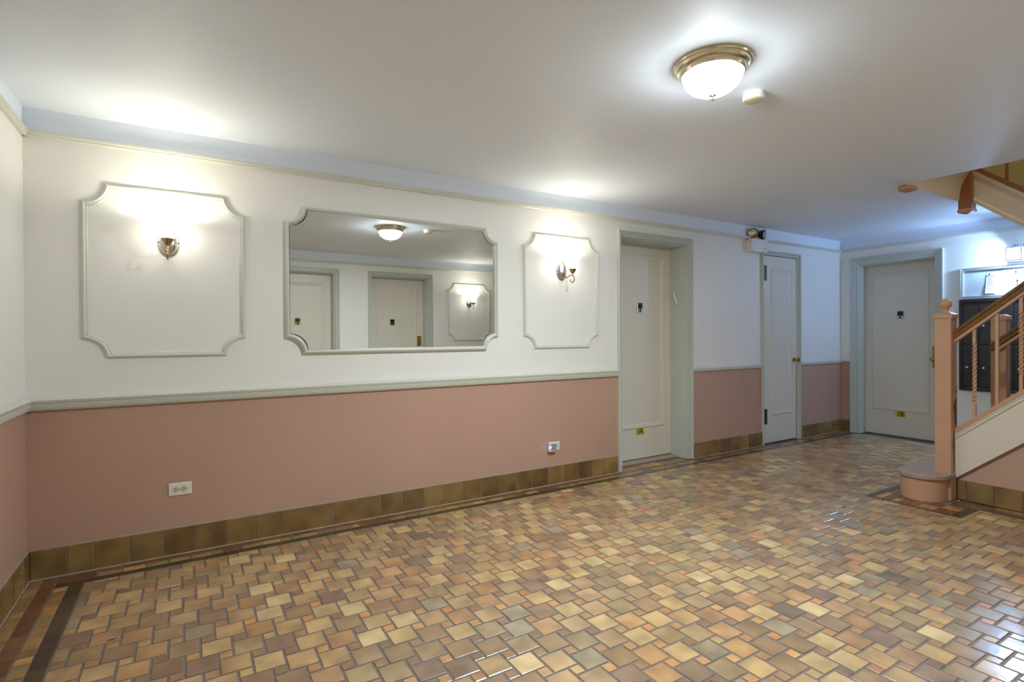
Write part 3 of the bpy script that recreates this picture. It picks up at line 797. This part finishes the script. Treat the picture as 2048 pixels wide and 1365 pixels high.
mb = MB(); mb.lathe([(0, -.035), (.012, -.03), (.022, -.01), (.024, .008), (.014, .03), (.012, .056), (0, .057)], (0, -.12, 0), 'z', 18); mb.build('bulb', M_BULBG, ln)
ld = bpy.data.lights.new('lantern_light', 'POINT'); ld.energy = P_LANTERN; ld.color = C_LANTERN; ld.shadow_soft_size = .03
l = bpy.data.objects.new('lantern_light', ld); COL.objects.link(l); l.parent = ln; l.location = (0, -.12, .005)

# ================================================================ STAIRS
SL = .862                                    # slope of the lower flight
st = thing('staircase', 'salmon and cream staircase with ball-topped newel post at right', 'staircase', (5.5, -1.79, 0))
ox, oy = 5.5, -1.79
def L(x, y): return x - ox, y - oy           # into the staircase's own frame


def stadium(x0, x1, yc, r, n=16):
    pts = []
    for k in range(n + 1):
        a = R(90 + 180 * k / n); pts.append(L(x0 + r * math.cos(a), yc + r * math.sin(a)))
    for k in range(n + 1):
        a = R(-90 + 180 * k / n); pts.append(L(x1 + r * math.cos(a), yc + r * math.sin(a)))
    return pts


mb = MB(); mb.prism(stadium(5.5, 6.74, -1.79, .143), 0, .166, smooth=True); s1 = mb.build('first_riser', M_NEWEL, st)
mb = MB(); mb.prism(stadium(5.5, 6.74, -1.79, .162), .163, .199, smooth=True); mb.build('bullnose_tread', M_STONE, st, bevel=.006)['label'] = 'rounded stone tread'
RUN, RISE = .22, .1885
for k in range(1, 7):
    y = -1.945 - (k - 1) * RUN
    z = .199 + k * RISE
    (xa, ya) = L(5.66, y); (xb, yb) = L(6.63, y - RUN)
    deep = RUN if k < 6 else 1.1
    yb = ya - deep
    mb = MB(); mb.box(xa, xb, ya, ya - .02, z - RISE, z - .03); rs = mb.build('riser', M_NEWEL, st)
    mb = MB(); mb.box(xa, xb, ya + .025, yb - .01, z - .03, z, ch=.004); mb.build('tread', M_STONE, st)
# newel
nx0, nx1, ny0, ny1 = 5.536, 5.640, -1.948, -1.846


def newel(x0, x1, y0, y1, z0, ball, wear):
    a0, b0 = L(x0, y0); a1, b1 = L(x1, y1); cx, cy = (a0 + a1) / 2, (b0 + b1) / 2
    mb = MB(); mb.box(a0, a1, b0, b1, z0, 1.362, ch=.003); nw = mb.build('newel_post', M_NEWEL, st)
    mb = MB(); mb.box(a0 - .008, a1 + .008, b0 - .008, b1 + .008, 1.358, 1.392, ch=.003)
    vs = [(a0 - .004, b0 - .004, 1.392), (a1 + .004, b0 - .004, 1.392), (a1 + .004, b1 + .004, 1.392), (a0 - .004, b1 + .004, 1.392), (cx - .03, cy - .03, 1.408), (cx + .03, cy - .03, 1.408), (cx + .03, cy + .03, 1.408), (cx - .03, cy + .03, 1.408)]
    mb.add(vs, [(0, 1, 5, 4), (1, 2, 6, 5), (2, 3, 7, 6), (3, 0, 4, 7), (4, 5, 6, 7), (0, 1, 2, 3)]); mb.build('newel_cap', M_NEWEL, nw)
    if ball:
        mb = MB(); mb.lathe([(.026, 1.404), (.026, 1.409), (.019, 1.415), (.017, 1.424), (.019, 1.432)] + [(0.040 * math.cos(R(t)), 1.468 + .0385 * math.sin(R(t))) for t in range(-58, 91, 12)] + [(0, 1.5065)], (cx, cy, 0), 'z', 24)
        mb.build('ball_finial', M_NEWEL, nw)
    if wear:
        rnd = random.Random(4)
        for z0_, z1_, w, off in ((.535, .775, .062, .002), (.20, .56, .03, .042), (.78, .86, .016, .002)):
            left = []; right = []
            n = 9
            for k in range(n + 1):
                z = z0_ + (z1_ - z0_) * k / n; e = math.sin(math.pi * k / n) ** .6
                left.append((a1 - off - .002 - w * e * rnd.uniform(.6, 1.1), z)); right.append((a1 - off, z))
            mb = MB(); mb.prism(left + right[::-1], b0 - .0006, b0 + .001, axis='y'); mb.build('worn_paint_patch', M_BARE, nw)['label'] = 'bare brown wood where paint has worn off'
        for (u, z) in ((-.035, .9), (-.02, .72), (-.03, .98)):
            mb = MB(); mb.prism([(cy + u, z), (cy + u + .004, z + .003), (cy + u + .006, z - .002), (cy + u + .001, z - .004)], a0 - .0006, a0 + .001, axis='x'); mb.build('paint_chip', M_BARE, nw)
    return nw


newel(nx0, nx1, ny0, ny1, .0, True, True)
newel(6.64, 6.744, -1.948, -1.846, .19, False, False)
a, b = L(5.595, -1.95)
# strings, shoes, rails: swept in the y-z plane
def slope_piece(name, m, x, prof, y0, z0, y1, z1, parent=st, base=L, vertical=True):
    """prof (a up, b towards -x) along a sloping line in a plane of constant x; ends cut plumb"""
    X, Y0 = base(x, y0); _, Y1 = base(x, y1)
    mb = MB(); vs = []
    for (Y, Z) in ((Y0, z0), (Y1, z1)):
        for a_, b_ in prof: vs.append((X - b_, Y, Z + a_))
    m_ = len(prof)
    mb.add(vs, [tuple(range(m_)), tuple(range(m_, 2 * m_))] + [(k, (k + 1) % m_, m_ + (k + 1) % m_, m_ + k) for k in range(m_)])
    return mb.build(name, m, parent)


YT = -3.05
lz = lambda z0, y: z0 + SL * (-1.948 - y)
slope_piece('string_board', M_STRING, 5.655, [(0, 0), (0, .040), (.29, .040), (.293, .048), (.303, .052), (.313, .048), (.322, .055), (.334, .055), (.334, 0)], -1.948, lz(.163, -1.948), YT, lz(.163, YT))['label'] = 'cream string board'
slope_piece('shoe_rail', M_NEWEL, 5.655, [(0, 0), (0, .06), (.037, .06), (.037, 0)], -1.948, lz(.497, -1.948), YT, lz(.497, YT))
slope_piece('sub_rail', M_NEWEL, 5.612, [(0, -.02), (0, .02), (.026, .02), (.026, -.02)], -1.948, lz(1.177, -1.948), YT, lz(1.177, YT))
RAILP = [(.0, -.026), (0, .026), (.008, .030), (.020, .030), (.026, .024), (.034, .024), (.042, .033), (.056, .034), (.066, .026), (.071, .012), (.072, 0), (.071, -.012), (.066, -.026), (.056, -.034), (.042, -.033), (.034, -.024), (.026, -.024), (.020, -.030), (.008, -.030)]
slope_piece('handrail', M_WOOD, 5.612, RAILP, -1.948, lz(1.202, -1.948), YT, lz(1.202, YT))['label'] = 'varnished wooden handrail'
# pink spandrel under the string
mb = MB(); Yn = lambda y: L(0, y)[1]
X0, X1 = L(5.652, 0)[0], L(5.70, 0)[0]
poly = [(Yn(-1.95), 0.0), (Yn(YT), 0), (Yn(YT), lz(.20, YT)), (Yn(-1.95), .20)]
mb.prism(poly, X0, X1, axis='x'); mb.build('spandrel_wall', M_PINK, st)
for k, (ya, yb) in enumerate([(-1.95, -2.005), (-2.005, -2.162), (-2.162, -2.319), (-2.319, -2.476), (-2.476, -2.633), (-2.633, -2.79), (-2.79, -2.947)]):
    mb = MB(); mb.box(L(5.640, 0)[0], L(5.652, 0)[0], Yn(ya) - .002, Yn(yb) + .002, .003, .148, ch=.002); o = mb.build('base_tile', M_BASE_O, st); o.color = pick(PAL_BASE, j=.1)


def twisted_bar(x, y, z0, z1, s, twist, parent, m=M_NEWEL):
    n = 64 if twist else 1; vs = []; fs = []
    for i in range(n + 1):
        t = i / n; z = z0 + (z1 - z0) * t
        g = 0
        if twist: q = min(max((t - .16) / .68, 0), 1); g = q * math.pi * 7
        for k in range(4):
            a = g + R(45 + 90 * k); vs.append((x + s * .7071 * math.cos(a), y + s * .7071 * math.sin(a), z))
    for i in range(n):
        for k in range(4): fs.append((i * 4 + k, i * 4 + (k + 1) % 4, i * 4 + 4 + (k + 1) % 4, i * 4 + 4 + k))
    fs += [(0, 1, 2, 3), tuple(range(n * 4, n * 4 + 4))]
    mb = MB(); mb.add(vs, fs); return mb.build('baluster', m, parent)


for k in range(8):
    y = -2.062 - .127 * k
    xa, ya = L(5.612, y)
    twisted_bar(xa, ya, lz(.530, y), lz(1.182, y), .0185, k % 2 == 0, st)
for k in range(7):
    y = -2.03 - .135 * k; xa, ya = L(6.69, y)
    twisted_bar(xa, ya, lz(.50, y), lz(1.15, y), .019, k % 2 == 1, st)
slope_piece('string_board', M_STRING, 6.66, [(0, 0), (0, .03), (.334, .03), (.334, 0)], -1.948, lz(.163, -1.948), YT, lz(.163, YT))
slope_piece('shoe_rail', M_NEWEL, 6.70, [(0, 0), (0, .08), (.03, .08), (.03, 0)], -1.948, lz(.497, -1.948), YT, lz(.497, YT))
slope_piece('sub_rail', M_NEWEL, 6.60, [(-.026, -.02), (-.026, .02), (0, .02), (0, -.02)], -1.90, lz(1.156, -1.90), YT, lz(1.156, YT))
slope_piece('handrail', M_WOOD, 6.60, RAILP, -1.862, lz(1.165, -1.862), YT, lz(1.165, YT))['label'] = 'inner wooden handrail'
# landing block
mb = MB(); xa, ya = L(5.652, -3.055); xb, yb = L(XF, -4.29); mb.box(xa, xb, ya, yb, 1.18, 1.33); mb.build('landing', M_STONE, st)

# ---- upper flight
us = thing('upper_staircase', 'cream underside and string of the upper stair flight at top right', 'staircase', (6.65, -1.68, ZC))
ux, uy = 6.65, -1.68
def LU(x, y): return x - ux, y - uy


SU = .831
uz = lambda z, y: z - ZC - SU * (-1.728 - y)
YB = -3.10
slope_piece('string_board', M_STRING, 6.70, [(0, 0), (0, .055), (.034, .055), (.044, .046), (.235, .046), (.243, .054), (.27, .058), (.284, .058), (.284, 0)], -1.728, uz(2.401, -1.728), YB, uz(2.401, YB), us, LU)['label'] = 'cream string board'
slope_piece('shoe_rail', M_BROWNW, 6.70, [(0, 0), (0, .06), (.045, .06), (.045, 0)], -1.728, uz(2.686, -1.728), YB, uz(2.686, YB), us, LU)
for k in range(9):
    y = -1.944 - .127 * k + .127; xa, ya = LU(6.672, y)
    if k < 1: continue
    twisted_bar(xa, ya, uz(2.725, y), uz(3.38, y), .02, False, us, M_BROWNW)
slope_piece('handrail', M_WOOD, 6.672, RAILP, -1.728, uz(3.36, -1.728), YB, uz(3.36, YB), us, LU)
mb = MB(); xa, ya = LU(6.602, -1.632); xb, yb = LU(6.704, -1.728); mb.box(xa, xb, yb, ya, 2.345 - ZC, 3.75 - ZC, ch=.003)
nwu = mb.build('newel_post', M_BROWNW, us)
mb = MB(); mb.box(xa - .006, xb + .006, yb - .006, ya + .006, 2.322 - ZC, 2.352 - ZC, ch=.004); c = ((xa + xb) / 2, (ya + yb) / 2)
mb.add([(xa, yb, 2.322 - ZC), (xb, yb, 2.322 - ZC), (xb, ya, 2.322 - ZC), (xa, ya, 2.322 - ZC), (c[0], c[1], 2.306 - ZC)], [(0, 1, 4), (1, 2, 4), (2, 3, 4), (3, 0, 4), (0, 1, 2, 3)]); mb.build('drop_cap', M_NEWEL, nwu)
# plaster cove over the edge of the opening
cove = [(LU(0, -1.6415 - .088 * (k / 12) ** 2.3)[1], .252 * k / 12) for k in range(13)]
mb = MB(); mb.prism(cove + [(LU(0, -1.6395)[1], .252), (LU(0, -1.6395)[1], 0)], LU(OX + .002, 0)[0], LU(6.603, 0)[0], axis='x', smooth=True); mb.build('cove_fascia', M_STRING, us)
# soffit and steps
yS = -1.735
mb = MB(); mb.prism([(LU(0, yS)[1], uz(2.425, yS)), (LU(0, YB)[1], uz(2.425, YB)), (LU(0, YB)[1], uz(2.47, YB)), (LU(0, yS)[1], uz(2.47, yS))], LU(6.702, 0)[0], LU(XF, 0)[0] - .002, axis='x'); mb.build('soffit', M_CEIL, us)
mb = MB(); mb.box(LU(6.702, 0)[0], LU(XF, 0)[0] - .002, LU(0, yS)[1], LU(0, -1.641)[1], -.008, .25); mb.build('landing_edge', M_CEIL, us)
for k in range(8):
    y = -1.735 - .2 * k; z = ZU - .168 * (k + 1) - ZC
    mb = MB(); mb.box(LU(6.702, 0)[0], LU(XF, 0)[0] - .002, LU(0, y)[1], LU(0, y - .215)[1], z - .03, z); mb.box(LU(6.702, 0)[0], LU(XF, 0)[0] - .002, LU(0, y)[1] - .015, LU(0, y)[1], z, z + .14); mb.build('step', M_STONE, us)
# newel drop at the corner of the opening
dn = thing('newel_drop', 'short salmon newel end hanging below the ceiling edge', 'newel post', (5.655, -1.625, ZC - .03))
mb = MB(); mb.box(-.05, .05, -.05, .05, -.008, .026, ch=.004); mb.build('post_end', M_NEWEL, dn)
mb = MB(); mb.add([(-.05, -.05, -.008), (.05, -.05, -.008), (.05, .05, -.008), (-.05, .05, -.008), (0, 0, -.026)], [(0, 1, 4), (1, 2, 4), (2, 3, 4), (3, 0, 4), (0, 1, 2, 3)]); mb.build('point', M_NEWEL, dn)
ld = bpy.data.lights.new('upper_hall_fill', 'POINT'); ld.energy = P_UPPER; ld.color = (1, .85, .6); ld.shadow_soft_size = .1  # added light with no visible fixture, brightens the upper hall
l = bpy.data.objects.new('upper_hall_fill', ld); COL.objects.link(l); l.location = (6.0, -3.0, 4.6)

# ================================================================ SCRAPS ON THE FLOOR
mb = MB(); vs = [(-.022, -.006, .001), (-.008, .008, .006), (.012, .006, .002), (.024, .012, .007), (.018, -.003, .001), (0, -.009, .005)]
mb.add(vs + [(x, y, z + .0008) for x, y, z in vs], [(0, 1, 5), (1, 2, 5), (2, 4, 5), (2, 3, 4), (6, 7, 11), (7, 8, 11), (8, 10, 11), (8, 9, 10)])
ob = mb.build('paper_scrap', M_GROUT2); ob.location = (.437, -.876, .0); tag(ob, 'tiny crumpled scrap lying on the floor at lower left', 'scrap')
mb = MB(); mb.lathe([(0, 0), (.011, .001), (.012, .005), (.006, .01), (0, .011)], (0, 0, 0), 'z', 10)
ob = mb.build('plaster_crumb', M_CHROME); ob.location = (5.585, -1.975, 0); tag(ob, 'small shiny crumb on the floor by the newel foot', 'scrap')
